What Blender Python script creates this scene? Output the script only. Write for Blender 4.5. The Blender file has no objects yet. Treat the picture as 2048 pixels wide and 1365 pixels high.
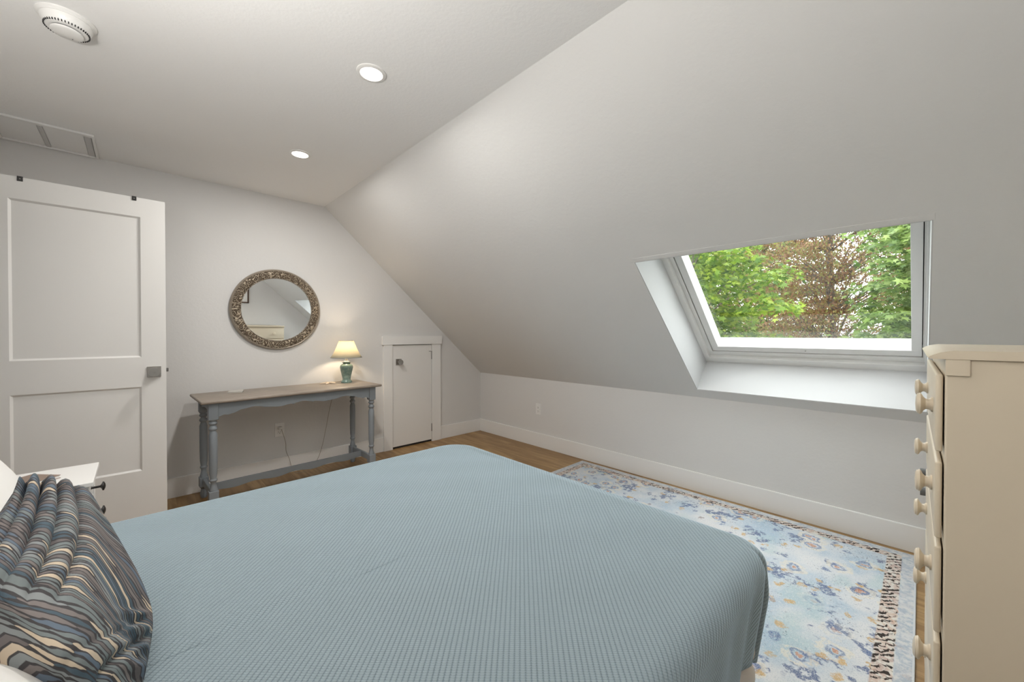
import bpy, bmesh, math, random
import numpy as np
from mathutils import Vector, Matrix
PI = math.pi
random.seed(7)
sc = bpy.context.scene
COL = sc.collection

# ---------------------------------------------------------------- camera
cam_d = bpy.data.cameras.new('camera'); cam = bpy.data.objects.new('camera', cam_d); COL.objects.link(cam)
FPX, YAW, PITCH, SHIFT = 781.9, 0.7638, -0.0090, -8.1 / 2048
cam_d.sensor_width = 36.0
cam_d.lens = FPX / 2048 * 36.0
cam_d.shift_y = SHIFT
cam_d.clip_start = 0.02; cam_d.clip_end = 500
cam.location = (-3.113, -3.827, 1.22)
cam.rotation_euler = (PI / 2 + PITCH, 0, -YAW)
sc.camera = cam

# ---------------------------------------------------------------- light and exposure
sc.view_settings.view_transform = 'Standard'
sc.view_settings.look = 'None'
sc.view_settings.gamma = 1.0
sc.view_settings.exposure = 0.20
sc.view_settings.use_curve_mapping = False
world = bpy.data.worlds.new('overcast_sky'); sc.world = world; world.use_nodes = True
wn = world.node_tree
bg = wn.nodes['Background']
bg.inputs['Color'].default_value = (0.93, 0.965, 1.0, 1)
bg.inputs['Strength'].default_value = 5.6
DOWNLIGHT_W = 12.0
LAMP_W = 3.6
UPLIGHT_W = 26.0

# ---------------------------------------------------------------- room numbers
KH = 0.734            # knee wall height
CH = 2.399            # ceiling height
ALPHA = math.radians(41.94)
TU = Vector((-math.cos(ALPHA), 0, math.sin(ALPHA)))     # up the slope
NU = Vector((math.sin(ALPHA), 0, math.cos(ALPHA)))      # outward through the roof
XL, YB = -3.72, -4.33                                   # left wall, rear wall
SLOPE_L = (CH - KH) / math.sin(ALPHA)

# ---------------------------------------------------------------- helpers
def link(o, parent=None):
    COL.objects.link(o)
    if parent is not None: o.parent = parent
    return o

def tag(o, label=None, cat=None, group=None, kind=None):
    if label: o['label'] = label
    if cat: o['category'] = cat
    if group: o['group'] = group
    if kind: o['kind'] = kind
    return o

def empty(name, loc=(0, 0, 0), rz=0, **kw):
    o = bpy.data.objects.new(name, None); o.empty_display_size = 0.1
    link(o); o.location = loc; o.rotation_euler = (0, 0, rz)
    return tag(o, **kw)

def build(name, bm, mat, parent=None, smooth=None, **kw):
    bmesh.ops.recalc_face_normals(bm, faces=bm.faces)
    me = bpy.data.meshes.new(name); bm.to_mesh(me); bm.free()
    mats = mat if isinstance(mat, (list, tuple)) else [mat]
    for m in mats: me.materials.append(m)
    if smooth is not None:
        me.shade_smooth()
        if smooth < 180: me.set_sharp_from_angle(angle=math.radians(smooth))
    o = bpy.data.objects.new(name, me)
    link(o, parent)
    return tag(o, **kw)

def box(bm, x0, x1, y0, y1, z0, z1, bev=0.0, seg=2, mat=0):
    b = bmesh.new()
    vs = [b.verts.new((x, y, z)) for x in (x0, x1) for y in (y0, y1) for z in (z0, z1)]
    for f in ((0, 1, 3, 2), (4, 6, 7, 5), (0, 4, 5, 1), (2, 3, 7, 6), (0, 2, 6, 4), (1, 5, 7, 3)):
        b.faces.new([vs[i] for i in f])
    if bev > 0:
        bmesh.ops.bevel(b, geom=b.edges[:], offset=bev, segments=seg, affect='EDGES', profile=0.5)
    merge(bm, b, mat=mat)

def merge(bm, b, M=None, mat=0):
    if M is not None: bmesh.ops.transform(b, matrix=M, verts=b.verts)
    me = bpy.data.meshes.new('tmp'); 
    for f in b.faces: f.material_index = mat
    b.to_mesh(me); b.free(); bm.from_mesh(me); bpy.data.meshes.remove(me)

def sbox(bm, a0, a1, y0, y1, o0, o1, bev=0.0):
    """box in slope coordinates: a up the slope, y, o outward"""
    b = bmesh.new(); box(b, a0, a1, y0, y1, o0, o1, bev)
    M = Matrix(((TU.x, 0, NU.x, 0), (0, 1, 0, 0), (TU.z, 0, NU.z, KH), (0, 0, 0, 1)))
    merge(bm, b, M)

def lathe(bm, prof, n=32, M=None, mat=0, close=True):
    b = bmesh.new(); rings = []
    for r, z in prof:
        if r < 1e-6: rings.append([b.verts.new((0, 0, z))])
        else: rings.append([b.verts.new((r * math.cos(2 * PI * i / n), r * math.sin(2 * PI * i / n), z)) for i in range(n)])
    for A, B in zip(rings, rings[1:]):
        for i in range(n):
            j = (i + 1) % n
            if len(A) == 1 and len(B) == 1: continue
            if len(A) == 1: b.faces.new((A[0], B[i], B[j]))
            elif len(B) == 1: b.faces.new((A[i], A[j], B[0]))
            else: b.faces.new((A[i], A[j], B[j], B[i]))
    if close:
        for Rg in (rings[0], rings[-1]):
            if len(Rg) > 1: b.faces.new(Rg)
    merge(bm, b, M, mat)

def tube(bm, pts, r, n=10, mat=0):
    pts = [Vector(p) for p in pts]; b = bmesh.new(); rings = []
    up = Vector((0.13, 0.31, 0.94)).normalized()
    for i, p in enumerate(pts):
        t = (pts[min(i + 1, len(pts) - 1)] - pts[max(i - 1, 0)]).normalized()
        u = t.cross(up)
        if u.length < 1e-4: u = t.cross(Vector((1, 0, 0)))
        u.normalize(); v = t.cross(u)
        rr = r[i] if isinstance(r, (list, tuple)) else r
        rings.append([b.verts.new(p + (u * math.cos(2 * PI * k / n) + v * math.sin(2 * PI * k / n)) * rr) for k in range(n)])
    for A, B in zip(rings, rings[1:]):
        for k in range(n): b.faces.new((A[k], A[(k + 1) % n], B[(k + 1) % n], B[k]))
    b.faces.new(rings[0]); b.faces.new(rings[-1])
    merge(bm, b, None, mat)

def catmull(P, n):
    P = [np.array(p, float) for p in P]; m = len(P) - 1; out = []
    for i in range(n + 1):
        u = i / n * m; k = min(int(u), m - 1); f = u - k
        p1, p2 = P[k], P[k + 1]
        p0 = P[k - 1] if k > 0 else 2 * p1 - p2
        p3 = P[k + 2] if k + 2 <= m else 2 * p2 - p1
        out.append(0.5 * (2 * p1 + (p2 - p0) * f + (2 * p0 - 5 * p1 + 4 * p2 - p3) * f * f + (3 * p1 - p0 - 3 * p2 + p3) * f ** 3))
    return out

def smooth01(x): x = min(1, max(0, x)); return x * x * (3 - 2 * x)

# ---------------------------------------------------------------- materials
def mat_new(name):
    m = bpy.data.materials.new(name); m.use_nodes = True
    nt = m.node_tree; b = nt.nodes['Principled BSDF']
    return m, nt, b
def N(nt, t, **kw):
    n = nt.nodes.new(t)
    for k, v in kw.items(): setattr(n, k, v)
    return n
def setin(n, **kw):
    for k, v in kw.items(): n.inputs[k.replace('_', ' ')].default_value = v
def math_n(nt, op, a, b=None, c=None):
    n = N(nt, 'ShaderNodeMath', operation=op)
    for i, v in enumerate((a, b, c)):
        if v is None: continue
        if isinstance(v, (int, float)): n.inputs[i].default_value = v
        else: nt.links.new(v, n.inputs[i])
    return n.outputs[0]
def mix_c(nt, f, a, b):
    n = N(nt, 'ShaderNodeMix', data_type='RGBA')
    if isinstance(f, (int, float)): n.inputs[0].default_value = f
    else: nt.links.new(f, n.inputs[0])
    for i, v in ((6, a), (7, b)):
        if isinstance(v, tuple): n.inputs[i].default_value = (*v[:3], 1)
        else: nt.links.new(v, n.inputs[i])
    return n.outputs[2]
def noise(nt, vec, scale, detail=2, rough=0.5, out='Fac'):
    n = N(nt, 'ShaderNodeTexNoise'); setin(n, Scale=scale, Detail=detail, Roughness=rough)
    if vec is not None: nt.links.new(vec, n.inputs['Vector'])
    return n.outputs[out]
def ramp(nt, f, lo, hi):
    n = N(nt, 'ShaderNodeMapRange', interpolation_type='SMOOTHSTEP')
    nt.links.new(f, n.inputs[0]); n.inputs[1].default_value = lo; n.inputs[2].default_value = hi
    return n.outputs[0]
def bump(nt, bsdf, h, strength=0.2, dist=0.002):
    n = N(nt, 'ShaderNodeBump'); n.inputs['Strength'].default_value = strength; n.inputs['Distance'].default_value = dist
    nt.links.new(h, n.inputs['Height']); nt.links.new(n.outputs[0], bsdf.inputs['Normal'])
def objco(nt): return N(nt, 'ShaderNodeTexCoord').outputs['Object']

def paint(name, col, rough=0.6, bscale=0, bstr=0.1, bdist=0.001, var=0.02, metal=0.0, spec=0.5):
    m, nt, b = mat_new(name); co = objco(nt)
    f = noise(nt, co, 3.0, 3)
    c2 = tuple(min(1, c * (1 + var)) for c in col); c1 = tuple(c * (1 - var) for c in col)
    nt.links.new(mix_c(nt, f, c1, c2), b.inputs['Base Color'])
    setin(b, Roughness=rough, Metallic=metal); b.inputs['Specular IOR Level'].default_value = spec
    if bscale: bump(nt, b, noise(nt, co, bscale, 3, 0.55), bstr, bdist)
    return m

M = {}
M['wall'] = paint('wall_paint', (0.70, 0.69, 0.675), 0.75, 55, 0.35, 0.0022, 0.01, spec=0.25)
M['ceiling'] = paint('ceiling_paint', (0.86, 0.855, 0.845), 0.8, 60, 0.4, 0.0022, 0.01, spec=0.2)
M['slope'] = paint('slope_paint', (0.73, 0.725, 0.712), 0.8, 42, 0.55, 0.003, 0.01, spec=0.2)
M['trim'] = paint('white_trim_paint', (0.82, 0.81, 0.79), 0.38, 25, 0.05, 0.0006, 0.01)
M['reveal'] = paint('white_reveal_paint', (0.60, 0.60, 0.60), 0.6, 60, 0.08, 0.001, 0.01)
M['door'] = paint('door_white_paint', (0.78, 0.765, 0.74), 0.42, 30, 0.05, 0.0005, 0.01)
M['cream'] = paint('cream_furniture_paint', (0.68, 0.59, 0.455), 0.4, 40, 0.05, 0.0006, 0.02)
M['white_wood'] = paint('white_furniture_paint', (0.84, 0.83, 0.81), 0.4, 40, 0.04, 0.0005, 0.01)
M['bed_wood'] = paint('warm_white_bed_paint', (0.78, 0.73, 0.67), 0.35, 40, 0.05, 0.0005, 0.02)
M['black'] = paint('black_iron', (0.015, 0.014, 0.013), 0.4, 60, 0.1, 0.0005, 0.1)
M['nickel'] = paint('brushed_nickel', (0.42, 0.40, 0.375), 0.32, 200, 0.05, 0.0002, 0.08, metal=1.0)
M['hinge'] = paint('dark_nickel', (0.22, 0.21, 0.20), 0.4, 200, 0.05, 0.0002, 0.08, metal=1.0)
M['plastic'] = paint('white_plastic', (0.80, 0.79, 0.77), 0.35, 0, var=0.005)
M['slot'] = paint('dark_slot', (0.02, 0.02, 0.02), 0.7, 0)
M['grey_plastic'] = paint('grey_plastic', (0.12, 0.12, 0.115), 0.5, 0)
M['cord'] = paint('clear_brown_cord', (0.33, 0.28, 0.22), 0.4, 0)
M['table'] = paint('grey_blue_chalk_paint', (0.235, 0.262, 0.285), 0.55, 30, 0.12, 0.0008, 0.08)
M['cotton'] = paint('white_cotton', (0.80, 0.785, 0.76), 0.9, 450, 0.25, 0.0008, 0.01, spec=0.1)
M['sheet'] = paint('grey_bed_sheet', (0.33, 0.325, 0.32), 0.9, 450, 0.25, 0.0008, 0.02, spec=0.1)
M['mattress'] = paint('mattress_fabric', (0.7, 0.7, 0.68), 0.9, 0)
M['starfish'] = paint('pale_starfish', (0.55, 0.45, 0.34), 0.8, 160, 0.8, 0.002, 0.06)
M['paper'] = paint('pale_card', (0.50, 0.48, 0.44), 0.7, 60, 0.05, 0.0005, 0.03)
M['divider'] = paint('grey_divider', (0.60, 0.59, 0.58), 0.6, 0)
M['book'] = paint('brown_book_cover', (0.26, 0.19, 0.15), 0.55, 50, 0.1, 0.0005, 0.1)
M['bark'] = paint('grey_brown_bark', (0.11, 0.085, 0.07), 0.9, 20, 0.6, 0.02, 0.3)
M['roof'] = paint('grey_roof', (0.33, 0.33, 0.35), 0.8, 20, 0.3, 0.01, 0.1)
M['picture_frame'] = paint('brown_frame_wood', (0.10, 0.06, 0.04), 0.4, 50, 0.1, 0.0005, 0.2)

def emit(name, col, s):
    m = bpy.data.materials.new(name); m.use_nodes = True; nt = m.node_tree
    nt.nodes.remove(nt.nodes['Principled BSDF'])
    e = N(nt, 'ShaderNodeEmission'); e.inputs[0].default_value = (*col, 1); e.inputs[1].default_value = s
    nt.links.new(e.outputs[0], nt.nodes['Material Output'].inputs[0]); return m
M['diffuser'] = emit('lit_diffuser', (1, 0.95, 0.87), 6.0)
M['bulb'] = emit('lit_bulb', (1, 0.80, 0.58), LAMP_W / (PI * 4 * PI * 0.024 ** 2))

# console table top: weathered brown-grey wood over paint
m, nt, b = mat_new('worn_grey_brown_tabletop'); co = objco(nt)
mp = N(nt, 'ShaderNodeMapping'); mp.inputs['Scale'].default_value = (1.2, 14, 10); nt.links.new(co, mp.inputs[0])
f = noise(nt, mp.outputs[0], 6, 5, 0.6)
nt.links.new(mix_c(nt, ramp(nt, f, 0.3, 0.7), (0.22, 0.18, 0.145), (0.33, 0.28, 0.23)), b.inputs['Base Color'])
setin(b, Roughness=0.45); bump(nt, b, f, 0.15, 0.001); M['tabletop'] = m

# oak planks running along Y
m, nt, b = mat_new('oak_plank_floor'); co = objco(nt)
mp = N(nt, 'ShaderNodeMapping'); mp.inputs['Rotation'].default_value = (0, 0, PI / 2); nt.links.new(co, mp.inputs[0])
bk = N(nt, 'ShaderNodeTexBrick'); nt.links.new(mp.outputs[0], bk.inputs['Vector'])
bk.offset = 0.37; bk.offset_frequency = 2
setin(bk, Scale=1.0); bk.inputs['Brick Width'].default_value = 1.1; bk.inputs['Row Height'].default_value = 0.108
bk.inputs['Mortar Size'].default_value = 0.0012; bk.inputs['Mortar Smooth'].default_value = 0.2; bk.inputs['Bias'].default_value = 0.0
bk.inputs['Color1'].default_value = (0.0, 0, 0, 1); bk.inputs['Color2'].default_value = (1, 1, 1, 1); bk.inputs['Mortar'].default_value = (0.5, 0.5, 0.5, 1)
mp2 = N(nt, 'ShaderNodeMapping'); mp2.inputs['Scale'].default_value = (16, 1.3, 1); nt.links.new(co, mp2.inputs[0])
add = N(nt, 'ShaderNodeVectorMath', operation='MULTIPLY_ADD'); nt.links.new(bk.outputs['Color'], add.inputs[0]); add.inputs[1].default_value = (7, 7, 7); nt.links.new(mp2.outputs[0], add.inputs[2])
g = noise(nt, add.outputs[0], 2.2, 6, 0.6)
c = mix_c(nt, bk.outputs['Color'], (0.30, 0.175, 0.068), (0.43, 0.275, 0.120))
c = mix_c(nt, ramp(nt, g, 0.35, 0.7), c, (0.23, 0.125, 0.042))
c = mix_c(nt, math_n(nt, 'MULTIPLY', bk.outputs['Fac'], 0.6), c, (0.12, 0.07, 0.03))
nt.links.new(c, b.inputs['Base Color']); setin(b, Roughness=0.42)
bump(nt, b, g, 0.08, 0.001); M['floor'] = m

# bedspread: diagonal rib with a fine knit across it, from the cloth's own UVs (metres)
m, nt, b = mat_new('blue_ribbed_bedspread')
uv = N(nt, 'ShaderNodeUVMap', uv_map='cloth').outputs[0]
sp = N(nt, 'ShaderNodeSeparateXYZ'); nt.links.new(uv, sp.inputs[0])
wob = noise(nt, uv, 3.0, 2)
r1 = math_n(nt, 'ADD', sp.outputs[0], sp.outputs[1]); r1 = math_n(nt, 'MULTIPLY_ADD', wob, 0.004, r1)
r2 = math_n(nt, 'SUBTRACT', sp.outputs[0], sp.outputs[1])
rib = math_n(nt, 'ABSOLUTE', math_n(nt, 'SINE', math_n(nt, 'MULTIPLY', r2, PI / (0.0105 * 1.4142))))
knit = math_n(nt, 'ABSOLUTE', math_n(nt, 'SINE', math_n(nt, 'MULTIPLY_ADD', rib, 0.9, math_n(nt, 'MULTIPLY', r1, PI / (0.0052 * 1.4142)))))
fz = noise(nt, uv, 500, 2)
h = math_n(nt, 'ADD', math_n(nt, 'POWER', rib, 0.6), math_n(nt, 'MULTIPLY', knit, 0.28))
h2 = math_n(nt, 'MULTIPLY_ADD', fz, 0.5, h)
c = mix_c(nt, ramp(nt, h2, 0.40, 1.4), (0.098, 0.132, 0.146), (0.240, 0.292, 0.315))  # shade in the rib valleys is put into the colour too
nt.links.new(c, b.inputs['Base Color']); setin(b, Roughness=0.9); b.inputs['Specular IOR Level'].default_value = 0.15
b.inputs['Sheen Weight'].default_value = 1.0; b.inputs['Sheen Tint'].default_value = (0.7, 0.88, 1, 1); b.inputs['Sheen Roughness'].default_value = 0.5
bump(nt, b, h2, 0.6, 0.002); M['spread'] = m

# striped cushion: wavy lens-shaped stripes across the cushion's own UVs
m, nt, b = mat_new('wavy_striped_cushion_fabric')
uv = N(nt, 'ShaderNodeUVMap', uv_map='stripe').outputs[0]
def sep(v):
    s = N(nt, 'ShaderNodeSeparateXYZ'); nt.links.new(v, s.inputs[0]); return s.outputs
U, V, _ = sep(uv)
cmb = N(nt, 'ShaderNodeCombineXYZ'); nt.links.new(math_n(nt, 'MULTIPLY', U, 3.2), cmb.inputs[0]); nt.links.new(math_n(nt, 'MULTIPLY', V, 0.16), cmb.inputs[1])
wv = noise(nt, cmb.outputs[0], 1.7, 2)
row = math_n(nt, 'MULTIPLY_ADD', wv, 1.7, V)
cell = math_n(nt, 'FLOOR', row); fr = math_n(nt, 'FRACT', row)
wnz = N(nt, 'ShaderNodeTexWhiteNoise', noise_dimensions='1D'); nt.links.new(cell, wnz.inputs['W'])
seg = math_n(nt, 'MULTIPLY_ADD', wnz.outputs['Value'], 13.7, math_n(nt, 'MULTIPLY', U, 2.4))
w2 = N(nt, 'ShaderNodeTexWhiteNoise', noise_dimensions='2D'); c2 = N(nt, 'ShaderNodeCombineXYZ')
nt.links.new(cell, c2.inputs[0]); nt.links.new(math_n(nt, 'FLOOR', seg), c2.inputs[1]); nt.links.new(c2.outputs[0], w2.inputs['Vector'])
rp = N(nt, 'ShaderNodeValToRGB'); nt.links.new(w2.outputs['Value'], rp.inputs[0]); rp.color_ramp.interpolation = 'CONSTANT'
cols = [(0.0, (0.055, 0.10, 0.135)), (0.15, (0.18, 0.215, 0.22)), (0.31, (0.15, 0.13, 0.13)), (0.46, (0.11, 0.155, 0.21)), (0.57, (0.62, 0.51, 0.38)), (0.73, (0.20, 0.175, 0.168)), (0.88, (0.25, 0.275, 0.28))]
el = rp.color_ramp.elements
el[0].position = 0; el[0].color = (*cols[0][1], 1); el[1].position = cols[1][0]; el[1].color = (*cols[1][1], 1)
for p_, c_ in cols[2:]:
    e_ = el.new(p_); e_.color = (*c_, 1)
# lens shape of every dash: pinched at its ends
sf = math_n(nt, 'SINE', math_n(nt, 'MULTIPLY', math_n(nt, 'FRACT', seg), PI))
half = math_n(nt, 'MULTIPLY_ADD', math_n(nt, 'POWER', sf, 0.55), 0.40, 0.03)
dist = math_n(nt, 'ABSOLUTE', math_n(nt, 'SUBTRACT', fr, 0.5))
inside = ramp(nt, math_n(nt, 'SUBTRACT', half, dist), -0.03, 0.05)
cc = mix_c(nt, inside, (0.035, 0.033, 0.038), rp.outputs[0])
wf = noise(nt, uv, 90, 1)
cc = mix_c(nt, math_n(nt, 'MULTIPLY', wf, 0.25), cc, (0.3, 0.28, 0.27))
nt.links.new(cc, b.inputs['Base Color']); setin(b, Roughness=0.85); b.inputs['Specular IOR Level'].default_value = 0.2
bump(nt, b, noise(nt, objco(nt), 700, 1), 0.2, 0.0006); M['stripe'] = m

# rug
RX, RY = 1.52, 1.105
m, nt, b = mat_new('distressed_floral_rug'); co = objco(nt)
sxyz = N(nt, 'ShaderNodeSeparateXYZ'); nt.links.new(co, sxyz.inputs[0]); X, Y, Z_ = sxyz.outputs
fine = noise(nt, co, 260, 2, 0.7); med = noise(nt, co, 45, 3, 0.65); big = noise(nt, co, 2.6, 3, 0.6); big2 = noise(nt, co, 4.3, 4, 0.65)
dn = noise(nt, co, 16, 3, 0.6, 'Color')
dv = N(nt, 'ShaderNodeVectorMath', operation='MULTIPLY_ADD'); nt.links.new(dn, dv.inputs[0]); dv.inputs[1].default_value = (0.07, 0.07, 0.0); nt.links.new(co, dv.inputs[2])
c = mix_c(nt, ramp(nt, big, 0.36, 0.66), (0.42, 0.54, 0.64), (0.74, 0.74, 0.74))
c = mix_c(nt, math_n(nt, 'MULTIPLY', ramp(nt, noise(nt, co, 3.4, 3), 0.52, 0.66), 0.6), c, (0.42, 0.57, 0.58))
# navy blotches
blot = math_n(nt, 'MULTIPLY', ramp(nt, noise(nt, dv.outputs[0], 6.5, 3, 0.65), 0.555, 0.60), ramp(nt, med, 0.42, 0.50))
c = mix_c(nt, math_n(nt, 'MULTIPLY', blot, 0.88), c, (0.085, 0.125, 0.27))
def vor(vec, scale):
    v = N(nt, 'ShaderNodeTexVoronoi', voronoi_dimensions='2D'); v.inputs['Scale'].default_value = scale; nt.links.new(vec, v.inputs['Vector']); return v
v1 = vor(dv.outputs[0], 6.2); rnd = N(nt, 'ShaderNodeSeparateColor'); nt.links.new(v1.outputs['Color'], rnd.inputs[0])
on = ramp(nt, rnd.outputs[0], 0.38, 0.42); D = v1.outputs['Distance']
brk = ramp(nt, med, 0.38, 0.50)
def band(d, a, b_, s=0.02): return math_n(nt, 'MULTIPLY', ramp(nt, d, a - s, a + s), math_n(nt, 'SUBTRACT', 1.0, ramp(nt, d, b_ - s, b_ + s)))
petal = math_n(nt, 'MULTIPLY', math_n(nt, 'MULTIPLY', band(D, 0.2, 0.36, 0.03), on), brk)
c = mix_c(nt, math_n(nt, 'MULTIPLY', petal, 0.7), c, (0.80, 0.74, 0.62))
ring = math_n(nt, 'MULTIPLY', math_n(nt, 'MULTIPLY', band(D, 0.12, 0.20), on), ramp(nt, med, 0.33, 0.45))
c = mix_c(nt, math_n(nt, 'MULTIPLY', ring, 0.8), c, (0.15, 0.20, 0.36))
core = math_n(nt, 'MULTIPLY', math_n(nt, 'SUBTRACT', 1.0, ramp(nt, D, 0.06, 0.10)), on)
c = mix_c(nt, math_n(nt, 'MULTIPLY', core, 0.85), c, (0.58, 0.24, 0.10))
v2 = vor(dv.outputs[0], 15.0); rn2 = N(nt, 'ShaderNodeSeparateColor'); nt.links.new(v2.outputs['Color'], rn2.inputs[0])
dots = math_n(nt, 'MULTIPLY', math_n(nt, 'MULTIPLY', math_n(nt, 'SUBTRACT', 1.0, ramp(nt, v2.outputs['Distance'], 0.20, 0.32)), ramp(nt, rn2.outputs[1], 0.62, 0.66)), brk)
dc = mix_c(nt, ramp(nt, rn2.outputs[2], 0.45, 0.5), (0.62, 0.38, 0.11), (0.12, 0.18, 0.36))
c = mix_c(nt, math_n(nt, 'MULTIPLY', dots, 0.85), c, dc)
# wear specks
c = mix_c(nt, math_n(nt, 'MULTIPLY', ramp(nt, fine, 0.48, 0.62), 0.40), c, (0.76, 0.77, 0.79))
c = mix_c(nt, math_n(nt, 'MULTIPLY', ramp(nt, noise(nt, co, 75, 4, 0.75), 0.54, 0.62), 0.50), c, (0.74, 0.74, 0.74))
c = mix_c(nt, math_n(nt, 'MULTIPLY', ramp(nt, noise(nt, co, 210, 3, 0.75), 0.54, 0.64), 0.45), c, (0.30, 0.38, 0.47))
c = mix_c(nt, math_n(nt, 'MULTIPLY', math_n(nt, 'MULTIPLY', ramp(nt, noise(nt, co, 120, 2, 0.7), 0.60, 0.66), ramp(nt, big2, 0.5, 0.58)), 0.7), c, (0.10, 0.12, 0.18))
# borders
ex = math_n(nt, 'SUBTRACT', RX, math_n(nt, 'ABSOLUTE', X)); ey = math_n(nt, 'SUBTRACT', RY, math_n(nt, 'ABSOLUTE', Y))
e = math_n(nt, 'MINIMUM', ex, ey)
zz = noise(nt, dv.outputs[0], 30, 2, 0.6)
zig = math_n(nt, 'SINE', math_n(nt, 'MULTIPLY_ADD', zz, 15.0, math_n(nt, 'MULTIPLY', math_n(nt, 'ADD', math_n(nt, 'MULTIPLY', X, 1.0), math_n(nt, 'MULTIPLY', Y, 0.9)), 175)))
bandm = band(e, 0.055, 0.112, 0.003)
c = mix_c(nt, math_n(nt, 'MULTIPLY', bandm, 0.85), c, mix_c(nt, ramp(nt, med, 0.42, 0.58), (0.74, 0.69, 0.62), (0.64, 0.48, 0.40)))
c = mix_c(nt, math_n(nt, 'MULTIPLY', math_n(nt, 'MULTIPLY', bandm, ramp(nt, zig, 0.0, 0.35)), ramp(nt, zz, 0.42, 0.50)), c, (0.055, 0.045, 0.04))
outer = math_n(nt, 'SUBTRACT', 1.0, ramp(nt, e, 0.050, 0.056))
c = mix_c(nt, math_n(nt, 'MULTIPLY', outer, 0.85), c, mix_c(nt, ramp(nt, med, 0.35, 0.6), (0.42, 0.48, 0.55), (0.68, 0.68, 0.68)))
c = mix_c(nt, math_n(nt, 'SUBTRACT', 1.0, ramp(nt, e, 0.006, 0.009)), c, (0.66, 0.68, 0.70))
nt.links.new(c, b.inputs['Base Color']); setin(b, Roughness=0.95); b.inputs['Specular IOR Level'].default_value = 0.1
bump(nt, b, fine, 0.6, 0.003); M['rug'] = m

# glass
m = bpy.data.materials.new('window_glass'); m.use_nodes = True; nt = m.node_tree; nt.nodes.remove(nt.nodes['Principled BSDF'])
fr_ = N(nt, 'ShaderNodeLayerWeight'); fr_.inputs[0].default_value = 0.5
ff = math_n(nt, 'MULTIPLY_ADD', math_n(nt, 'POWER', fr_.outputs['Facing'], 4.0), 0.9, 0.05)
tr = N(nt, 'ShaderNodeBsdfTransparent'); tr.inputs[0].default_value = (0.97, 0.985, 0.97, 1)
gl = N(nt, 'ShaderNodeBsdfGlossy'); gl.inputs['Roughness'].default_value = 0.0
mx = N(nt, 'ShaderNodeMixShader'); nt.links.new(ff, mx.inputs[0]); nt.links.new(tr.outputs[0], mx.inputs[1]); nt.links.new(gl.outputs[0], mx.inputs[2])
nt.links.new(mx.outputs[0], nt.nodes['Material Output'].inputs[0]); M['glass'] = m
m, nt, b = mat_new('mirror_silver'); setin(b, Metallic=1.0, Roughness=0.01); b.inputs['Base Color'].default_value = (0.93, 0.94, 0.94, 1); M['mirror'] = m

# carved bronze frame
m, nt, b = mat_new('carved_antique_bronze'); co = objco(nt)
dn = noise(nt, co, 22, 2, 0.5, 'Color')
dv = N(nt, 'ShaderNodeVectorMath', operation='MULTIPLY_ADD'); nt.links.new(dn, dv.inputs[0]); dv.inputs[1].default_value = (0.03, 0.03, 0.03); nt.links.new(co, dv.inputs[2])
vv = N(nt, 'ShaderNodeTexVoronoi'); vv.inputs['Scale'].default_value = 34; nt.links.new(dv.outputs[0], vv.inputs['Vector'])
hh = math_n(nt, 'SINE', math_n(nt, 'MULTIPLY', vv.outputs['Distance'], 16))
c = mix_c(nt, ramp(nt, hh, -0.4, 0.7), (0.13, 0.095, 0.065), (0.46, 0.385, 0.29))
nt.links.new(c, b.inputs['Base Color']); setin(b, Roughness=0.45, Metallic=0.35)
bump(nt, b, hh, 0.9, 0.004); M['bronze'] = m
M['bronze_edge'] = paint('bronze_edge', (0.36, 0.31, 0.25), 0.4, 80, 0.1, 0.001, 0.15, metal=0.35)

# celadon ceramic
m, nt, b = mat_new('celadon_crackle_glaze'); co = objco(nt)
f = noise(nt, co, 35, 4, 0.6)
nt.links.new(mix_c(nt, ramp(nt, f, 0.3, 0.7), (0.13, 0.215, 0.19), (0.25, 0.33, 0.275)), b.inputs['Base Color']); setin(b, Roughness=0.12)
M['celadon'] = m
# linen shade: light shows through it
m, nt, b = mat_new('linen_lampshade'); co = objco(nt)
b.inputs['Base Color'].default_value = (0.38, 0.38, 0.31, 1); setin(b, Roughness=0.9)
bump(nt, b, noise(nt, co, 500, 2), 0.3, 0.0006)
tl = N(nt, 'ShaderNodeBsdfTranslucent'); tl.inputs[0].default_value = (0.78, 0.72, 0.58, 1)
mx = N(nt, 'ShaderNodeMixShader'); mx.inputs[0].default_value = 0.42
nt.links.new(b.outputs[0], mx.inputs[1]); nt.links.new(tl.outputs[0], mx.inputs[2]); nt.links.new(mx.outputs[0], nt.nodes['Material Output'].inputs[0])
M['shade'] = m

def leaf_mat(name, c1, c2, c3):
    m, nt, b = mat_new(name)
    g = N(nt, 'ShaderNodeNewGeometry'); rp = N(nt, 'ShaderNodeValToRGB'); nt.links.new(g.outputs['Random Per Island'], rp.inputs[0])
    rp.color_ramp.elements[0].color = (*c1, 1); rp.color_ramp.elements[1].color = (*c3, 1)
    e_ = rp.color_ramp.elements.new(0.55); e_.color = (*c2, 1)
    nt.links.new(rp.outputs[0], b.inputs['Base Color']); setin(b, Roughness=0.5)
    tl = N(nt, 'ShaderNodeBsdfTranslucent'); nt.links.new(rp.outputs[0], tl.inputs[0])
    mx = N(nt, 'ShaderNodeMixShader'); mx.inputs[0].default_value = 0.45
    nt.links.new(b.outputs[0], mx.inputs[1]); nt.links.new(tl.outputs[0], mx.inputs[2]); nt.links.new(mx.outputs[0], nt.nodes['Material Output'].inputs[0])
    return m
M['leaf_green'] = leaf_mat('bright_maple_leaf', (0.055, 0.115, 0.014), (0.17, 0.27, 0.03), (0.33, 0.40, 0.055))
M['leaf_cool'] = leaf_mat('cool_green_leaf', (0.06, 0.115, 0.025), (0.17, 0.26, 0.06), (0.30, 0.38, 0.12))
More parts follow.
